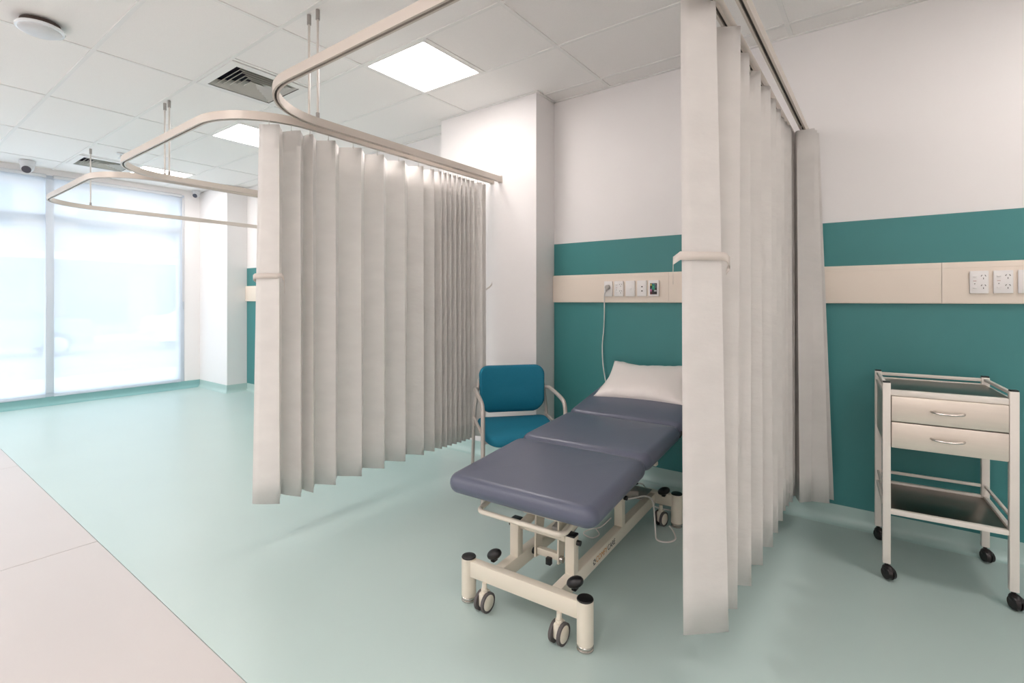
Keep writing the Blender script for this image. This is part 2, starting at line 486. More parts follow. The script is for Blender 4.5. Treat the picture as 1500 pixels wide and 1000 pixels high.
t = thing('sprinkler_head', 'tiny white ceiling sprinkler near the window-side vent', 'sprinkler', (-6.62, 1.79, H))
MB().lathe([(.035, 0), (.035, -.006), (.012, -.010)], seg=16).build('escutcheon', M['camwhite'], t)
MB().cyl((0, 0, -.008), (0, 0, -.05), .009, seg=10).build('stem', M['camwhite'], t)
MB().cyl((0, 0, -.048), (0, 0, -.053), .024, seg=12).build('deflector', M['camwhite'], t)

def turret(loc, rz, label, k=1.):
    t = thing('security_camera', label, 'security camera', loc, rz)
    MB().lathe([(.062 * k, 0), (.062 * k, -.012 * k), (.056 * k, -.04 * k), (.048 * k, -.052 * k)], seg=24).build('base', M['camwhite'], t)
    b = MB().sphere((0, 0, -.062 * k), (.105 * k, .105 * k, .105 * k), u=20, v=14).build('ball', M['camwhite'], t)
    MB().cyl((0, -.034 * k, -.088 * k), (0, -.043 * k, -.094 * k), .036 * k, seg=20).build('lens', M['camlens'], b)
turret((-7.82, 1.25, H), R(70), 'white dome security camera under the ceiling before the window', 1.15)
turret((-8.0, 3.06, H), R(35), 'small white security camera tucked in the corner by the window pillar', .85)

# ------------------------------------------------------------------ roller blinds
def blind(y0, y1, label):
    t = thing('roller_blind', label, 'roller blind', (XL + .015, (y0 + y1) / 2, 0), 0, 'sheer roller blinds')
    hw = (y1 - y0) / 2
    MB().quad((0, -hw, .125), (0, hw, .125), (0, hw, 2.76), (0, -hw, 2.76)).build('fabric', M['blind'], t, smooth=False)
    MB().cyl((0, -hw - .005, 2.775), (0, hw + .005, 2.775), .022, seg=14).build('roller', M['camwhite'], t)
    MB().box((0, 0, .115), (.012, 2 * hw, .025), bevel=.004).build('bottom_rail', M['winframe'], t)
    return t
b1 = blind(1.53, 2.90, 'sheer white roller blind beside the window pillar corner')
ch = MB().tube([(.02, .70, 2.74), (.02, .70, 1.25)], .0025, 6).tube([(.035, .705, 2.74), (.035, .705, 1.25)], .0025, 6)
ch.build('bead_chain', M['rod'], b1); MB().cyl((.027, .7025, 1.15), (.027, .7025, 1.26), .009, .006, 10).build('chain_weight', M['sash'], b1)
blind(.07, 1.452, 'sheer white roller blind on the second window bay from the pillar corner')
blind(-1.36, -.01, 'sheer white roller blind on the third window bay from the pillar corner')
blind(-2.62, -1.44, 'sheer white roller blind on the last window bay, farthest from the pillar')

# ------------------------------------------------------------------ curtain tracks
TZ0, TZ1 = 2.225, 2.268
tprof = [(-.014, TZ0), (-.014, TZ1), (.014, TZ1), (.014, TZ0), (.005, TZ0), (.005, TZ0 + .012), (-.005, TZ0 + .012), (-.005, TZ0)]
YF = 1.15
def u_path(xa, xb, ya, yb, r=.40):
    """from (xa,ya) toward the front, round to xb and back to (xb,yb); xa > xb"""
    p = [(xa, ya)]
    p += arc((xa - r, YF + r), r, 0, -90, 14)
    p += arc((xb + r, YF + r), r, -90, -180, 14)
    p.append((xb, yb)); return p
def track(xa, xb, ya, yb, label, rods):
    t = thing('curtain_track', label, 'curtain track', (0, 0, 0), 0, 'ceiling-hung curtain tracks')
    pth = u_path(xa, xb, ya, yb)
    rail = MB().sweep2d(pth, tprof).build('rail', M['track'], t, angle=30)
    MB().sweep2d(pth, [(-.0048, TZ0 + .0085), (-.0048, TZ0 + .0115), (.0048, TZ0 + .0115), (.0048, TZ0 + .0085)]).build('slot', M['trackdark'], rail)
    for x, y in ((xa, ya), (xb, yb)):
        MB().box((x, y + (0.0), (TZ0 + TZ1) / 2), (.038, .012, .056), bevel=.002).build('end_bracket', M['track'], t)
    for x, y in rods:
        r_ = MB().cyl((x, y, TZ1 - .002), (x, y, H), .0065, seg=10).build('hanger_rod', M['rod'], t)
        MB().cyl((x, y, H - .055), (x, y, H - .0005), .011, seg=12).build('rod_cap', M['rodcap'], r_)
        MB().cyl((x, y, TZ1 - .001), (x, y, TZ1 + .03), .010, seg=12).build('rod_foot', M['rodcap'], r_)
    return t
RY = 1.545
track(-.44, -2.475, WY - .006, COLY - .006, 'U-shaped pale metal curtain track around the couch bay', [(-2.475, RY), (-.44, RY)])
track(-2.56, -4.55, COLY - .006, WY - .006, 'U-shaped pale metal curtain track of the bay beyond the pillar, carrying the long curtain', [(-2.56, RY), (-4.55, RY)])
track(-4.64, -6.66, WY - .006, WY - .006, 'U-shaped pale metal curtain track of the bay nearest the window', [(-4.64, RY), (-6.66, RY)])
track(1.65, -.365, WY - .006, WY - .006, 'U-shaped pale metal curtain track of the steel trolley bay', [(1.65, RY), (-.365, RY)])

# ------------------------------------------------------------------ curtains
def sheet(bot, top, z0, z1, nz=14, seedv=0, wob=.004):
    """folded sheet between a bottom and a top polyline (same number of points)"""
    m = MB(); n = len(bot); rows = []
    sub = []
    for i in range(n - 1):
        L = math.dist(bot[i], bot[i + 1]); k = 4 if L > .09 else 2
        for q in range(k): sub.append((i, q / k))
    sub.append((n - 2, 1.))
    for j in range(nz + 1):
        f = j / nz; z = z0 + (z1 - z0) * f; row = []
        for i, q in sub:
            b = Vector(bot[i]).lerp(Vector(bot[i + 1]), q); tp = Vector(top[i]).lerp(Vector(top[i + 1]), q)
            p = b.lerp(tp, f)
            d = (Vector(bot[i + 1]) - Vector(bot[i])); nn = Vector((-d.y, d.x)); L = d.length
            if nn.length > 1e-6: nn.normalize()
            bow = math.sin(q * math.pi) * .015 * L * (1 if i % 2 else -1)
            wv = noise.noise(Vector((i * 1.7 + seedv, z * 1.1, q))) * wob * min(1., L / .12) ** 2
            p = p + nn * (bow + wv * math.sin(q * math.pi) + wv * .4)
            row.append(m.bm.verts.new((p.x, p.y, z)))
        rows.append(row)
    for A, B in zip(rows, rows[1:]):
        for k in range(len(A) - 1): m.bm.faces.new((A[k], A[k + 1], B[k + 1], B[k]))
    return m
def curtain(name, label, bot, top, z0, z1, hooks, seedv):
    t = thing(name, label, 'curtain', (bot[0][0], bot[0][1], 0), 0, 'pleated bay curtains')
    ox, oy = bot[0]
    bl = [(x - ox, y - oy) for x, y in bot]; tl = [(x - ox, y - oy) for x, y in top]
    o = sheet(bl, tl, z0, z1, seedv=seedv).build('curtain_fabric', M['curtain'], t, angle=28)
    sm = o.modifiers.new('thick', 'SOLIDIFY'); sm.thickness = .0012
    for hx, hy in hooks:
        x, y = hx - ox, hy - oy
        h = MB().tube([(x, y, TZ0 + .006), (x, y, TZ0 - .012), (x + .004, y, TZ0 - .024), (x, y, TZ0 - .032), (x - .004, y, TZ0 - .024), (x - .001, y, TZ0 - .014)], .0016, 6)
        h.build('hook', M['hook'], t)
    return t, ox, oy
def ribbon(pts, wdt, parent, name='tie_strap'):
    m = MB(); A = []; B = []
    for p in pts:
        x, y, z = p[:3]; k = p[3] if len(p) > 3 else 1.
        A.append(m.bm.verts.new((x, y, z - wdt * k / 2))); B.append(m.bm.verts.new((x, y, z + wdt * k / 2)))
    for i in range(len(pts) - 1): m.bm.faces.new((A[i], A[i + 1], B[i + 1], B[i]))
    o = m.build(name, M['strap'], parent, angle=60)
    sm = o.modifiers.new('thick', 'SOLIDIFY'); sm.thickness = .0016
    return o

# long curtain on the track beyond the pillar
PX, VX = -2.545, -2.672
Lb = [(-2.665, 1.285), (-2.552, 1.372), (-2.675, 1.445), (-2.548, 1.490), (-2.648, 1.555), (-2.547, 1.563), (-2.662, 1.642), (-2.550, 1.707), (-2.675, 1.800),
      (-2.550, 1.885), (-2.675, 1.985), (-2.552, 2.058), (-2.672, 2.160), (-2.553, 2.233), (-2.670, 2.340), (-2.553, 2.400), (-2.660, 2.470), (-2.553, 2.502), (-2.655, 2.555), (-2.552, 2.575)]
y = 2.575
while y < 2.92:
    y += .028; Lb.append((-2.665 + random.uniform(-.004, .004), y)); y += .022; Lb.append((-2.548 + random.uniform(-.004, .004), y))
Lb += [(-2.62, y + .05), (-2.535, y + .085), (-2.60, y + .13), (-2.555, y + .15), (-2.60, y + .175)]
Lb = [(x, min(yy, 3.135)) for x, yy in Lb]
Lt = []
for i, (x, yy) in enumerate(Lb):
    cx0 = -2.575
    k = .80
    Lt.append((cx0 + (x - cx0) * k, yy + (0.012 if i == 0 else 0)))
Lt[0] = (-2.645, 1.31)
hk = [((Lt[i][0] + Lt[i + 1][0]) / 2, (Lt[i][1] + Lt[i + 1][1]) / 2) for i in range(0, len(Lt) - 1, 2)]
hk = [(-2.575 if yy > 1.5 else x, yy) for x, yy in hk]
tc, ox, oy = curtain('privacy_curtain', 'long greige pleated curtain half drawn beside the blue chair', Lb, Lt, .207, 2.205, hk, 1.)
zt = 1.405
q = lambda x, y, z, k=1.: (x - ox, y - oy, z, k)
ribbon([q(-2.672, 1.306, zt - .022, .8), q(-2.668, 1.290, zt - .008), q(-2.648, 1.290, zt), q(-2.60, 1.326, zt + .002), q(-2.556, 1.360, zt), q(-2.540, 1.376, zt + .004, .9), q(-2.538, 1.388, zt - .012, .8), q(-2.540, 1.394, zt - .045, 1.2), q(-2.544, 1.396, zt - .085, .5)], .027, tc)
ribbon([q(-2.60, 3.10, zt - .055, .6), q(-2.560, 3.125, zt - .02), q(-2.545, 3.135, zt), q(-2.55, 3.145, zt + .015)], .018, tc)

# couch-bay curtain, right hand leg
Rb = [(-.520, 1.618), (-.408, 1.725)]
rp = [(-.414, 1.868), (-.404, 2.050), (-.398, 2.238), (-.392, 2.428), (-.398, 2.592), (-.400, 2.745), (-.408, 2.884), (-.404, 2.964), (-.395, 3.030), (-.400, 3.085), (-.395, 3.135), (-.392, 3.19), (-.400, 3.25), (-.41, 3.31)]
for px_, py_ in rp:
    Rb.append((-.505, py_ - min(.055, .5 * (py_ - Rb[-1][1])))); Rb.append((px_, py_))
Rt = [(-.44 + (x + .44) * .8, yy) for x, yy in Rb]
Rt[0] = (-.505, 1.545); Rt[1] = (-.425, 1.635); Rt[2] = (-.492, 1.780); Rt[3] = (-.395, 1.832)
hk = [(-.44, (Rb[i][1] + Rb[i + 1][1]) / 2) for i in range(0, len(Rb) - 1, 2)]
tc, ox, oy = curtain('privacy_curtain', 'greige pleated curtain hanging between the couch and the steel trolley', Rb, Rt, .20, 2.215, hk, 5.)
zt = 1.418
ribbon([q(-.543, 1.586, zt - .085, .30), q(-.541, 1.580, zt - .04, .5), q(-.538, 1.573, zt - .014, .9), q(-.512, 1.563, zt, 1.), q(-.46, 1.612, zt, 1.), q(-.412, 1.661, zt, 1.), q(-.400, 1.672, zt - .004, 1.), q(-.393, 1.682, zt - .022, 1.5), q(-.404, 1.682, zt - .052, .5)], .027, tc)

# trolley-bay curtain, gathered against the wall
Bb = [(-.400, 3.185), (-.368, 3.090), (-.321, 3.142), (-.350, 3.215), (-.330, 3.150), (-.239, 3.172), (-.275, 3.245), (-.224, 3.238), (-.285, 3.275), (-.23, 3.285), (-.30, 3.31), (-.25, 3.325), (-.34, 3.335), (-.30, 3.345)]
Bt = [(-.400, 3.170), (-.384, 3.105), (-.302, 3.114), (-.350, 3.18), (-.345, 3.140), (-.296, 3.155), (-.345, 3.21), (-.292, 3.215), (-.35, 3.25), (-.295, 3.26), (-.36, 3.29), (-.300, 3.305), (-.36, 3.32), (-.32, 3.34)]
hk = [(-.365, 3.13), (-.365, 3.20), (-.365, 3.27), (-.365, 3.34)]
curtain('privacy_curtain', 'greige curtain gathered tight against the teal wall by the trolley', Bb, Bt, .185, 2.20, hk, 9.)

# ------------------------------------------------------------------ service trunking and outlets
TY = WY - .065
def trunking(x0, x1, joints, label):
    t = thing('service_trunking', label, 'wall trunking', ((x0 + x1) / 2, WY - .005, 1.26))
    c = (x0 + x1) / 2; xs_ = [x0] + joints + [x1]
    prof = [(0, 0), (-.018, 0), (-.021, .003), (-.022, .008), (-.022, .204), (-.021, .209), (-.018, .212), (0, .212)]
    for a, b in zip(xs_, xs_[1:]):
        MB().prism(prof, 'x', a - c + .0008, b - c - .0008).build('cover', M['trunk'], t, angle=30)
    l = MB().prism([(-.0215, .182), (-.0232, .184), (-.0215, .186)], 'x', x0 - c, x1 - c).build('moulding_line', M['trunk'], t)
    return t
trunking(COLX1 + .003, XR - .003, [-1.19, .236], 'cream service trunking across the teal wall behind the couch and trolley')
trunking(FCX + .003, COLX0 - .003, [-5.6], 'cream service trunking on the teal wall beyond the pillar')
FY = WY - .0275    # face of trunking
def outlet(xc, zc, kind, label, wdt=.070, hgt=.112):
    t = thing('wall_outlet' if kind != 'screen' else 'control_panel', label, 'outlet' if kind != 'screen' else 'control panel', (xc, FY, zc), 0, 'white plates on the trunking')
    MB().box((0, -.006, 0), (wdt, .012, hgt), bevel=.003).build('plate', M['plate'], t)
    f = -.0122
    if kind == 'double':      # twin socket: two switches and two three-slot sockets
        for s in (-1, 1):
            MB().box((-.016, f - .002, s * .028 - .0), (.014, .006, .008), bevel=.0015).build('switch', M['plate'], t)
            for dx, dz, a in ((.009, .008, 30), (.023, .008, -30), (.016, -.006, 0)):
                MB().box((dx, f, s * .024 + dz), (.0024, .002, .008), rot=Matrix.Rotation(R(a), 3, 'Y')).build('slot', M['hole'], t)
        MB().box((-.016, f, .006), (.012, .0015, .002)).build('red_mark', M['redmark'], t)
        MB().cyl((-.016, f + .001, -.008), (-.016, f - .001, -.008), .0022, seg=8).build('screw', M['hole'], t)
    elif kind == 'switch':
        MB().box((.003, f - .002, -.004), (.016, .007, .012), bevel=.002).build('switch', M['plate'], t)
    elif kind == 'data':
        for s in (.012, -.018):
            MB().box((.002, f, s), (.010, .002, .008)).build('jack', M['hole'], t)
    elif kind == 'screen':
        return t, f
    return t, f
outlet(-1.555, 1.361, 'double', 'white twin power socket beside the plugged-in cord plate')
outlet(-1.467, 1.361, 'switch', 'white plate with a single rocker switch on the trunking')
outlet(-1.379, 1.361, 'data', 'white plate with two small dark data jacks')
pp, f = outlet(-1.639, 1.361, 'plain', 'white socket plate with a grey plug and cord in it', .066)
t, f = outlet(-1.293, 1.361, 'screen', 'white plate with a small colourful picture panel', .074)
scr = MB().box((.0, f, -.004), (.050, .002, .078)).build('picture', M['ink'], t)
def dots(parent, spec):
    for x, z, sx, sz, m in spec:
        MB().box((x, f - .0014, z), (sx, .0012, sz), bevel=.0004, seg=1).build('colour_patch', m, parent)
pm = {k: mat('print ' + k, h, .4) for k, h in dict(green='#1f9a76', mint='#69c8a4', pink='#c06a9a', slate='#57606e', red='#6a2028', pale='#b8c0bf', yellow='#c9b85a', blue='#3c6d94').items()}
dots(scr, [(0, .008, .020, .036, pm['green']), (0, .010, .008, .010, pm['mint']), (-.018, -.014, .012, .018, pm['pink']), (.016, .014, .014, .026, pm['slate']), (-.017, -.034, .014, .012, pm['red']),
           (.014, -.018, .018, .010, pm['pale']), (-.018, .024, .012, .012, pm['yellow']), (.0, .030, .014, .008, pm['blue']), (.013, .026, .006, .006, pm['pale']), (-.012, -.002, .006, .008, pm['blue'])])
outlet(.376, 1.368, 'double', 'white twin power socket on the trunking above the trolley, nearest the cover joint', .070, .112)
outlet(.463, 1.368, 'double', 'white twin power socket above the trolley, between the other socket and a blank plate', .070, .112)
outlet(.550, 1.368, 'switch', 'white plate with one switch beyond the two twin sockets above the trolley', .072, .112)

# plug and cord
t = thing('power_cord', 'white power cord hanging from the trunking down behind the pillow', 'cord', (-1.643, FY, 1.361))
pl = MB().cyl((.004, -.013, .012), (.004, -.034, .012), .019, .016, 16)
pl.box((-.004, -.028, -.004), (.012, .016, .03), bevel=.004); pl.build('plug', M['plug'], t)
pts = [(-.006, -.028, -.008), (-.018, -.027, -.04), (-.021, -.022, -.09), (-.026, -.012, -.18), (-.040, .006, -.30), (-.052, .010, -.40), (-.050, .004, -.47), (-.040, -.006, -.56), (-.020, -.014, -.66), (.01, -.025, -.78), (.05, -.035, -.95), (.10, -.06, -1.12), (.18, -.12, -1.28), (.26, -.25, -1.352)]
MB().tube(smooth_path(pts, 5), .0042, 8).build('cable', M['cord'], t)

# ------------------------------------------------------------------ examination couch
BED = (-1.182, 2.202, 0); BROT = R(3.0)
bed = thing('examination_couch', 'navy padded height-adjustable examination couch on a cream steel base', 'examination couch', BED, BROT)
# base frame
bf = MB()
FX, FYF, FYR = .272, -.592, .60
RXo = .135
bf.box((0, FYF, .145), (2 * FX, .040, .066), bevel=.004)
bf.box((0, FYR, .145), (2 * FX, .040, .066), bevel=.004)
for s in (-1, 1): bf.box((s * RXo, (FYF + FYR) / 2, .137), (.042, FYR - FYF - .04, .062), bevel=.004)
base = bf.build('base_frame', M['cream'], bed)
for sx in (-1, 1):
    for y_ in (FYF, FYR):
        lg = MB().cyl((sx * FX, y_, .024), (sx * FX, y_, .183), .031, seg=24).build('leg', M['cream'], bed)
        MB().lathe([(.030, .183), (.031, .185), (.029, .189), (.02, .191)], (sx * FX, y_, 0), 24).build('cap', M['black'], lg)
        MB().lathe([(.027, .0), (.031, .003), (.031, .008), (.027, .011), (.031, .014), (.031, .020), (.026, .025)], (sx * FX, y_, 0), 24).build('foot', M['steel'], lg)
# castors
def castor(x, y_, rz, pedal_rot):
    c = MB()
    c.cyl((x, y_, .083), (x, y_, .115), .010, seg=12)
    c.cyl((x, y_, .070), (x, y_, .090), .014, seg=12)
    c.box((x, y_ , .052), (.027, .050, .060), rot=Matrix.Rotation(rz, 3, 'Z'), bevel=.008)
    co = c.build('castor', M['cream'], bed)
    rm = Matrix.Rotation(rz, 3, 'Z')
    for s in (-1, 1):
        a = Vector((x, y_, .040)) + rm @ Vector((s * .012, 0, 0)); b = Vector((x, y_, .040)) + rm @ Vector((s * .024, 0, 0))
        wh = MB().cyl(a, b, .040, seg=28).build('wheel', M['rubber'], co)
        e = Vector((x, y_, .040)) + rm @ Vector((s * .0262, 0, 0))
        MB().cyl(b, e, .031, .028, 24).build('hub_cover', M['cream'], co)
castor(-.172, FYF - .022, R(-4), 0); castor(.176, FYF - .022, R(-4), 0)
castor(-.186, FYR - .03, R(-14), 0); castor(.192, FYR - .03, R(-14), 0)
for x, y_ in ((-.170, -.548), (.208, -.546), (-.215, .552), (.215, .548)):
    p = MB().sphere((x, y_, .205), (.074, .050, .040), rot=Matrix.Rotation(R(-25), 3, 'Y') @ Matrix.Rotation(R(20), 3, 'X'))
    p.box((x, y_ , .186), (.02, .03, .02), bevel=.004)
    p.build('brake_pedal', M['black'], bed)
# upright posts
for s in (-1, 1):
    for y_, z1 in ((-.430, .318), (.090, .330)):
        ps = MB().box((s * RXo, y_, (.165 + z1) / 2), (.042, .042, z1 - .165), bevel=.003).build('upright_post', M['cream'], bed)
        MB().box((s * RXo, y_, z1 + .004), (.042, .042, .008), bevel=.002).build('cap', M['black'], ps)
        MB().cyl((s * (RXo + .020), y_ + .006, z1 - .026), (s * (RXo + .037), y_ + .006, z1 - .026), .011, seg=10).build('pivot_bolt', M['black'], ps)
        MB().cyl((s * (RXo - .020), y_ + .006, z1 - .026), (s * (RXo - .030), y_ + .006, z1 - .026), .013, seg=12).build('pivot_collar', M['cream'], ps)
# lift arms: parallelogram links lying low, cross tubes
for s in (-1, 1):
    MB().box((s * .098, -.175, .352), (.020, .54, .042), rot=Matrix.Rotation(R(10), 3, 'X'), bevel=.003).build('lift_arm', M['cream'], bed)
    MB().box((s * .098, .330, .372), (.020, .50, .042), rot=Matrix.Rotation(R(10), 3, 'X'), bevel=.003).build('lift_arm', M['cream'], bed)
    # actuator bracket plate hanging in front
    MB().prism([(-.405, .165), (-.375, .160), (-.355, .185), (-.325, .32), (-.295, .41), (-.395, .41), (-.400, .30)], 'x', s * .056 - .004, s * .056 + .004).build('bracket_plate', M['cream'], bed)
MB().box((0, -.385, .190), (.10, .026, .030), bevel=.003).build('bracket_cross_bar', M['cream'], bed)
MB().box((.014, -.405, .168), (.024, .02, .03), bevel=.003).build('bracket_plug', M['black'], bed)
for s in (-1, 1): MB().cyl((s * .060, -.388, .182), (s * .074, -.388, .182), .014, seg=12).build('bracket_pin', M['black'] if s < 0 else M['steel'], bed)
MB().cyl((-.12, -.424, .292), (.12, -.424, .292), .011, seg=12).build('cross_tube', M['cream'], bed)
MB().cyl((-.12, .096, .304), (.12, .096, .304), .011, seg=12).build('cross_tube', M['cream'], bed)
MB().box((0, -.36, .405), (.19, .18, .012), rot=Matrix.Rotation(R(25), 3, 'X'), bevel=.002).build('lift_plate', M['cream'], bed)
ac = MB().cyl((-.01, -.22, .20), (-.01, .10, .262), .026, seg=16); ac.cyl((-.01, .08, .258), (-.01, .34, .31), .013, seg=12)
ac.box((-.045, -.17, .215), (.05, .12, .055), rot=Matrix.Rotation(R(11), 3, 'X'), bevel=.006)
ac.build('actuator', M['rodcap'], bed)
# rear motor shelf with control unit
MB().box((0, .515, .178), (.262, .17, .006), bevel=.001).build('motor_shelf', M['rodcap'], bed)
MB().box((.035, .46, .205), (.10, .16, .045), rot=Matrix.Rotation(R(30), 3, 'Z'), bevel=.01).build('control_unit', M['rodcap'], bed)
MB().lathe([(.022, 0), (.022, .004), (.012, .009)], (.06, .505, .228), 16).build('connector', M['ink'], bed)
# upper frame
uf = MB()
for s in (-1, 1):
    uf.box((s * .20, .18, .452), (.030, 1.36, .030), bevel=.003)
for y_ in (-.46, -.10, .30, .78): uf.box((0, y_, .452), (.38, .030, .028), bevel=.003)
uf.build('upper_frame', M['cream'], bed)
# foot switch bar
def rbar(z):
    r = .035; hx_, y0_, y1_ = .205, -.578, -.30
    p = [(-hx_, y1_, z + .05)] + [(-hx_, y0_ + r, z)] + [(x, y, z) for x, y in arc((-hx_ + r, y0_ + r), r, 180, 270, 6)][1:]
    p += [(x, y, z) for x, y in arc((hx_ - r, y0_ + r), r, 270, 360, 6)] + [(hx_, y1_, z + .05)]
    return p
MB().tube([(x - .035, y, z) for x, y, z in rbar(.385)], .0105, 10).build('foot_bar', M['cream'], bed)
# logo on the right-hand rail
def text_part(body, m, parent, loc, rot, size, name):
    c = bpy.data.curves.new(name, 'FONT'); c.body = body; c.size = size; c.extrude = .0003
    o = bpy.data.objects.new(name, c); COL.objects.link(o)
    dg = bpy.context.evaluated_depsgraph_get(); dg.update()
    me = bpy.data.meshes.new_from_object(o.evaluated_get(dg)); bpy.data.objects.remove(o)
    me.materials.clear(); me.materials.append(m)
    n = bpy.data.objects.new(name, me); COL.objects.link(n); n.parent = parent; n.location = loc; n.rotation_euler = rot
    return n
lx = RXo + .0215
rt = (R(90), 0, R(90))
text_part('COMFY', M['orange'], base, (lx, -.238, .127), rt, .036, 'lettering')
text_part('CARE', M['ink'], base, (lx, -.110, .127), rt, .036, 'lettering')
lg = MB()
for a in range(0, 360, 60):
    lg.cyl((lx, -.256 + .010 * math.cos(R(a)), .139 + .010 * math.sin(R(a))), (lx + .0006, -.256 + .010 * math.cos(R(a)), .139 + .010 * math.sin(R(a))), .004, seg=8)
lg.build('emblem', M['ink'], base)
# pads
PW = .342
def pad_section(y0, y1, z0, z1, name, th=.084, rc=.055, hw=PW):
    """pad whose underside runs from z0 at y0 to z1 at y1"""
    L = math.hypot(y1 - y0, z1 - z0); a = math.atan2(z1 - z0, y1 - y0)
    o = MB().cushion(hw, L / 2, th, rc, .041, 0, .005, seg=8).build(name, M['navy'], bed, angle=60)
    o.location = (0, (y0 + y1) / 2, (z0 + z1) / 2); o.rotation_euler = (a, 0, 0)
    return o
pad_section(-.665, -.092, .462, .498, 'leg_pad')
pad_section(-.088, .452, .502, .528, 'seat_pad')
hd = pad_section(.456, 1.06, .531, .640, 'head_pad')
pt = MB().tube([(PW - .012, .446, .545), (PW - .005, .455, .56), (PW - .010, .47, .575)], .004, 6)
pt.build('pad_latch', M['black'], bed)
MB().box((PW - .06, .14, .485), (.05, .03, .018), bevel=.003).build('pad_bracket', M['cream'], bed)
# couch cables
cb = [(.06, .30, .20), (.11, .36, .205), (.155, .42, .205), (.185, .445, .175), (.20, .43, .10), (.215, .40, .03), (.235, .37, .0055), (.29, .38, .0055), (.31, .44, .0055), (.27, .53, .0055), (.24, .57, .006)]
MB().tube(smooth_path(cb, 6), .0045, 8).build('cable', M['cord'], bed)
cb = [(-.05, .56, .185), (.02, .60, .19), (.06, .66, .17), (.05, .72, .06), (.12, .78, .006), (.30, .80, .006), (.42, .74, .006)]
MB().tube(smooth_path(cb, 6), .0045, 8).build('cable', M['cord'], bed)
cb = [(.04, .02, .15), (.07, -.01, .14), (.05, -.05, .135), (.0, -.04, .14), (.02, 0, .15), (.06, .03, .16), (.09, .09, .19)]
MB().tube(smooth_path(cb, 5), .003, 6).build('cable', M['cord'], bed)

# ------------------------------------------------------------------ pillow
def pillow():
    m = MB(); N = 44; W_, D_, T_ = .285, .215, .060
    def P(i, j, side):
        u, v = -1 + 2 * i / N, -1 + 2 * j / N
        x = W_ * u * (1 - .07 * (1 - v * v)); y_ = D_ * v * (1 - .09 * (1 - u * u))
        e = max(0, (1 - u ** 4)) ** .55 * max(0, (1 - v ** 4)) ** .55
        n_ = noise.noise(Vector((x * 6, y_ * 6, side * 3.1))) * .010 + noise.noise(Vector((x * 26 + y_ * 9, y_ * 14 - x * 6, side * 7.7))) * .0055 * (abs(v) ** 2 + .25)
        z = side * T_ * e + n_ * min(1, e * 2.2)
        z += .030 * (abs(u) ** 3) * (v > 0) * abs(v)
        return (x, y_, z)
    top = [[m.bm.verts.new(P(i, j, 1)) for j in range(N + 1)] for i in range(N + 1)]
    bot = [[top[i][j] if i in (0, N) or j in (0, N) else m.bm.verts.new(P(i, j, -1)) for j in range(N + 1)] for i in range(N + 1)]
    for i in range(N):
        for j in range(N):
            m.bm.faces.new((top[i][j], top[i + 1][j], top[i + 1][j + 1], top[i][j + 1]))
            m.bm.faces.new((bot[i][j + 1], bot[i + 1][j + 1], bot[i + 1][j], bot[i][j]))
    o = m.build('pillow', M['pillow'], angle=180)
    return o
pw = pillow()
tag(pw, 'white wipe-clean pillow propped at the head of the navy couch', 'pillow')
bm_ = Matrix.Translation(BED) @ Matrix.Rotation(BROT, 4, 'Z')
pw.matrix_world = bm_ @ Matrix.Translation((-.005, .905, .742)) @ Matrix.Rotation(R(2), 4, 'Z') @ Matrix.Rotation(R(22), 4, 'X')

# ------------------------------------------------------------------ blue armchair
CH = (-1.995, 2.723, 0); CR = R(48)
chair = thing('armchair', 'blue fabric visitor armchair with pale tubular frame between curtain and couch', 'chair', CH, CR)
for s in (-1, 1):
    x = s * .265
    p = [(x, -.25, .004), (x, -.252, .25), (x, -.252, .53), (x, -.249, .575), (x, -.230, .612), (x, -.19, .632), (x, -.08, .645), (x, .06, .655), (x, .13, .658), (x * .97, .165, .656), (x * .90, .19, .652)]
    MB().tube(smooth_path(p, 4), .0135, 10).build('arm_frame', M['frame'], chair)
    p = [(x, .30, .004), (x, .25, .25), (x * .99, .205, .46), (x * .95, .195, .56), (x * .9, .195, .66), (x * .86, .20, .72)]
    MB().tube(smooth_path(p, 4), .012, 10).build('leg', M['frame'], chair)
    MB().tube([(x, -.25, .44), (x, .20, .45)], .010, 8).build('side_rail', M['frame'], chair)
    for y_ in (-.25, .30): MB().cyl((x, y_, 0), (x, y_, .012), .016, seg=12).build('foot_glide', M['black'], chair)
MB().tube([(-.265, -.17, .375), (.265, -.17, .375)], .011, 8).build('cross_rail', M['frame'], chair)
MB().tube([(-.262, .20, .40), (.262, .20, .40)], .011, 8).build('cross_rail', M['frame'], chair)
def seat_shape(p):
    x, y_, z = p
    zz = z - .032 * max(0, (-y_ - .08) / .16) ** 2 + .016 * (abs(x) / .24) ** 2 * (1 if y_ > -.1 else .4)
    y2 = y_ - .030 * (1 - (x / .25) ** 2) * (1 if y_ < 0 else 0) * (-y_ / .24)
    return (x, y2, zz)
MB().cushion(.248, .235, .062, .085, .028, .382, .006, seg=8, shape=seat_shape).build('seat', M['bluefab'], chair, angle=70, loc=(0, -.018, 0))
def back_shape(p):
    # built flat in x,y (y up the back); bend round the sitter and stand it up
    x, y_, z = p
    hw = x * (1 - .04 * (y_ < 0) * (-y_ / .16))
    yy = y_ + .008 - .030 * (1 - (x / .235) ** 2) * max(0, -y_ / .16)
    curve = .045 * (x / .235) ** 2 - .05 * (max(0, -y_ - .02) / .14) ** 2
    return (hw, -(z) - curve, yy)
bk = MB().cushion(.235, .157, .052, .068, .022, 0, .006, seg=8, shape=back_shape).build('backrest', M['bluefab'], chair, angle=70)
bk.location = (0, .215, .645); bk.rotation_euler = (R(-9), 0, 0)

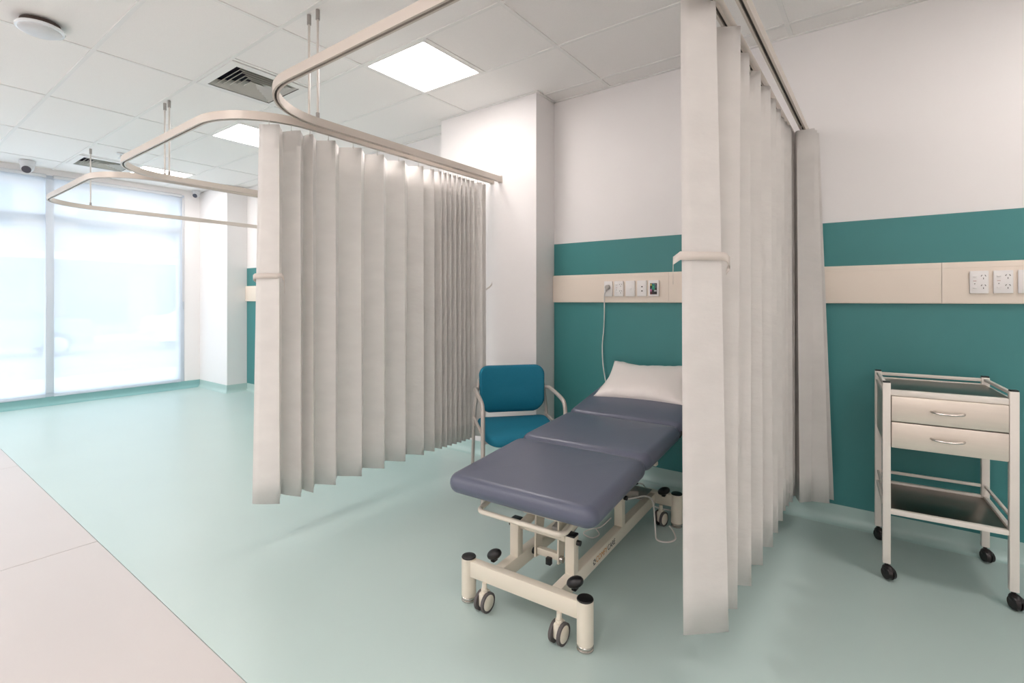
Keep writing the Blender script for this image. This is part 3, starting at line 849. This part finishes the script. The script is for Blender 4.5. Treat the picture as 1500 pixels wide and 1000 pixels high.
# ------------------------------------------------------------------ steel trolley
tr = thing('steel_trolley', 'stainless steel two-drawer trolley on black castors against the teal wall', 'trolley', (.200, 3.112, 0), R(4.5))
TWX, TDY = .212, .222
lw = .030
for sx in (-1, 1):
    for sy in (-1, 1):
        l = MB().box((sx * TWX, sy * TDY, (.072 + .900) / 2), (lw, lw, .900 - .072), bevel=.002).build('leg', M['post'], tr)
        MB().box((sx * TWX, sy * TDY, .903), (lw - .002, lw - .002, .006), bevel=.002).build('cap', M['black'], l)
        c = MB().cyl((sx * TWX, sy * TDY, .052), (sx * TWX, sy * TDY, .076), .008, seg=10)
        a = R(25 if sx > 0 else 35)
        rm = Matrix.Rotation(a, 3, 'Z')
        for k in (-1, 1):
            o_ = Vector((sx * TWX, sy * TDY, .030)) + rm @ Vector((k * .010, -.014, 0))
            q_ = rm @ Vector((k * .010, 0, 0))
            c.cyl(o_ - q_ * .7, o_ + q_ * .8, .029, .025, 20)
        c.sphere(Vector((sx * TWX, sy * TDY, .044)) + rm @ Vector((0, -.010, 0)), (.040, .058, .044), rot=rm)
        c.build('castor', M['castor'], l)
ix = TWX - lw / 2; iy = TDY - lw / 2
# top shelf with apron and gallery rails
MB().box((0, 0, .862), (2 * TWX - .004, 2 * TDY - .004, .006), bevel=.001).build('top_shelf', M['shelf'], tr)
MB().box((0, -TDY + .002, .856), (2 * ix, .024, .026), bevel=.002).build('front_apron', M['post'], tr)
MB().box((0, TDY, .856), (2 * ix, .024, .026), bevel=.002).build('back_apron', M['post'], tr)
MB().box((0, TDY - .002, .887), (2 * ix, .014, .016), bevel=.002).build('gallery_rail', M['post'], tr)
for s in (-1, 1):
    MB().box((s * TWX, 0, .888), (.014, 2 * iy, .014), bevel=.002).build('gallery_rail', M['post'], tr)
    MB().box((s * TWX, 0, .852), (.020, 2 * iy, .020), bevel=.002).build('side_apron', M['post'], tr)
    MB().box((s * (TWX + .004), 0, .725), (.004, 2 * iy, .24), bevel=.001).build('drawer_side', M['satin'], tr)
MB().box((0, .0, .612), (2 * ix - .012, 2 * iy, .004)).build('drawer_base', M['satin'], tr)
MB().box((0, TDY - .03, .728), (2 * ix - .012, .004, .23)).build('drawer_back', M['satin'], tr)
for z0, z1 in ((.728, .842), (.608, .724)):
    d = MB().box((0, -TDY - .008, (z0 + z1) / 2), (2 * ix - .004, .022, z1 - z0), bevel=.003).build('drawer', M['satin'], tr)
    hz = z0 + (z1 - z0) * .52
    pts = [(-.056, -TDY - .018, hz), (-.050, -TDY - .032, hz - .001), (-.03, -TDY - .040, hz - .003), (0, -TDY - .043, hz - .004), (.03, -TDY - .040, hz - .003), (.050, -TDY - .032, hz - .001), (.056, -TDY - .018, hz)]
    MB().tube(smooth_path(pts, 4), .0050, 8).build('handle', M['steel'], d)
# lower shelf
MB().box((0, 0, .308), (2 * TWX - .004, 2 * TDY - .004, .005), bevel=.001).build('lower_shelf', M['shelf'], tr)
MB().box((0, -TDY, .311), (2 * ix, .022, .022), bevel=.002).build('shelf_rail', M['post'], tr)
MB().box((0, TDY, .311), (2 * ix, .022, .022), bevel=.002).build('shelf_rail', M['post'], tr)
MB().box((0, TDY - .002, .368), (2 * ix, .014, .014), bevel=.002).build('shelf_rail', M['post'], tr)
for s in (-1, 1):
    MB().box((s * TWX, 0, .312), (.018, 2 * iy, .018), bevel=.002).build('shelf_rail', M['post'], tr)
    MB().box((s * TWX, 0, .368), (.012, 2 * iy, .012), bevel=.002).build('shelf_rail', M['post'], tr)

# ------------------------------------------------------------------ the street outside
g = MB().box((-38.3, 6, -.30), (60, 120, .2)).build('ground', M['asphalt'], smooth=False); struct(g, 'grey street outside the window')
g = MB().box((-10.2, 6, -.2), (3.6, 120, .14), bevel=.02).build('footpath', M['kerb'], smooth=False); struct(g, 'pale footpath outside the window')
g = MB().box((-24.2, 6, -.2), (3.0, 120, .14), bevel=.02).build('footpath', M['kerb'], smooth=False); struct(g, 'pale footpath across the street')
def car(loc, rz, paint, label):
    t = thing('parked_car', label, 'car', loc, rz)
    side = [(-2.1, .28), (-2.15, .62), (-2.0, .86), (-1.25, .95), (-.65, 1.38), (.75, 1.42), (1.35, 1.02), (2.05, .95), (2.15, .60), (2.1, .28)]
    MB().prism(side, 'x', -.84, .84).build('body', paint, t, smooth=False)
    for s in (-1, 1):
        MB().prism([(-1.12, .96), (-.62, 1.32), (.05, 1.35), (.05, .96)], 'x', s * .842 - .004, s * .842 + .004).build('side_window', M['dark'], t, smooth=False)
        MB().prism([(.12, .96), (.12, 1.35), (.70, 1.36), (1.22, 1.0)], 'x', s * .842 - .004, s * .842 + .004).build('side_window', M['dark'], t, smooth=False)
        for y_ in (-1.35, 1.35):
            wh = MB().cyl((s * .66, y_, .31), (s * .87, y_, .31), .31, seg=24).build('wheel', M['tyre'], t)
            MB().cyl((s * .868, y_, .31), (s * .878, y_, .31), .2, seg=16).build('hub', M['steel'], wh)
    return t
car((-18.2, 2.0, -.20), R(0), M['carpaint'], 'grey car parked across the street')
car((-17.6, 7.6, -.20), R(180), M['carwhite'], 'white car parked across the street')
def building(y0, y1, hgt, m, label):
    c = (y0 + y1) / 2
    t = thing('building', label, 'building', (-31, c, -.2))
    MB().box((0, 0, hgt / 2), (10, y1 - y0, hgt)).build('wall', m, t, smooth=False)
    MB().box((5.9, 0, 3.1), (1.9, y1 - y0 - .4, .25)).build('awning', M['carwhite'], t, smooth=False)
    n = int((y1 - y0) / 3); 
    for k in range(n):
        y_ = -(y1 - y0) / 2 + (k + .5) * (y1 - y0) / n
        for z0, z1 in ((.5, 2.6), (4.2, 5.8)):
            wn = MB().box((5.02, y_, (z0 + z1) / 2), (.06, 2.0 if z0 < 1 else 1.2, z1 - z0)).build('window', M['dark'], t, smooth=False)
building(-14, 1.5, 7.5, M['facade'], 'pale shop building across the street')
building(1.6, 14, 8.5, M['facadeb'], 'brown-grey shop building across the street')
building(14.1, 40, 7.0, M['facade'], 'long pale building farther along the street')
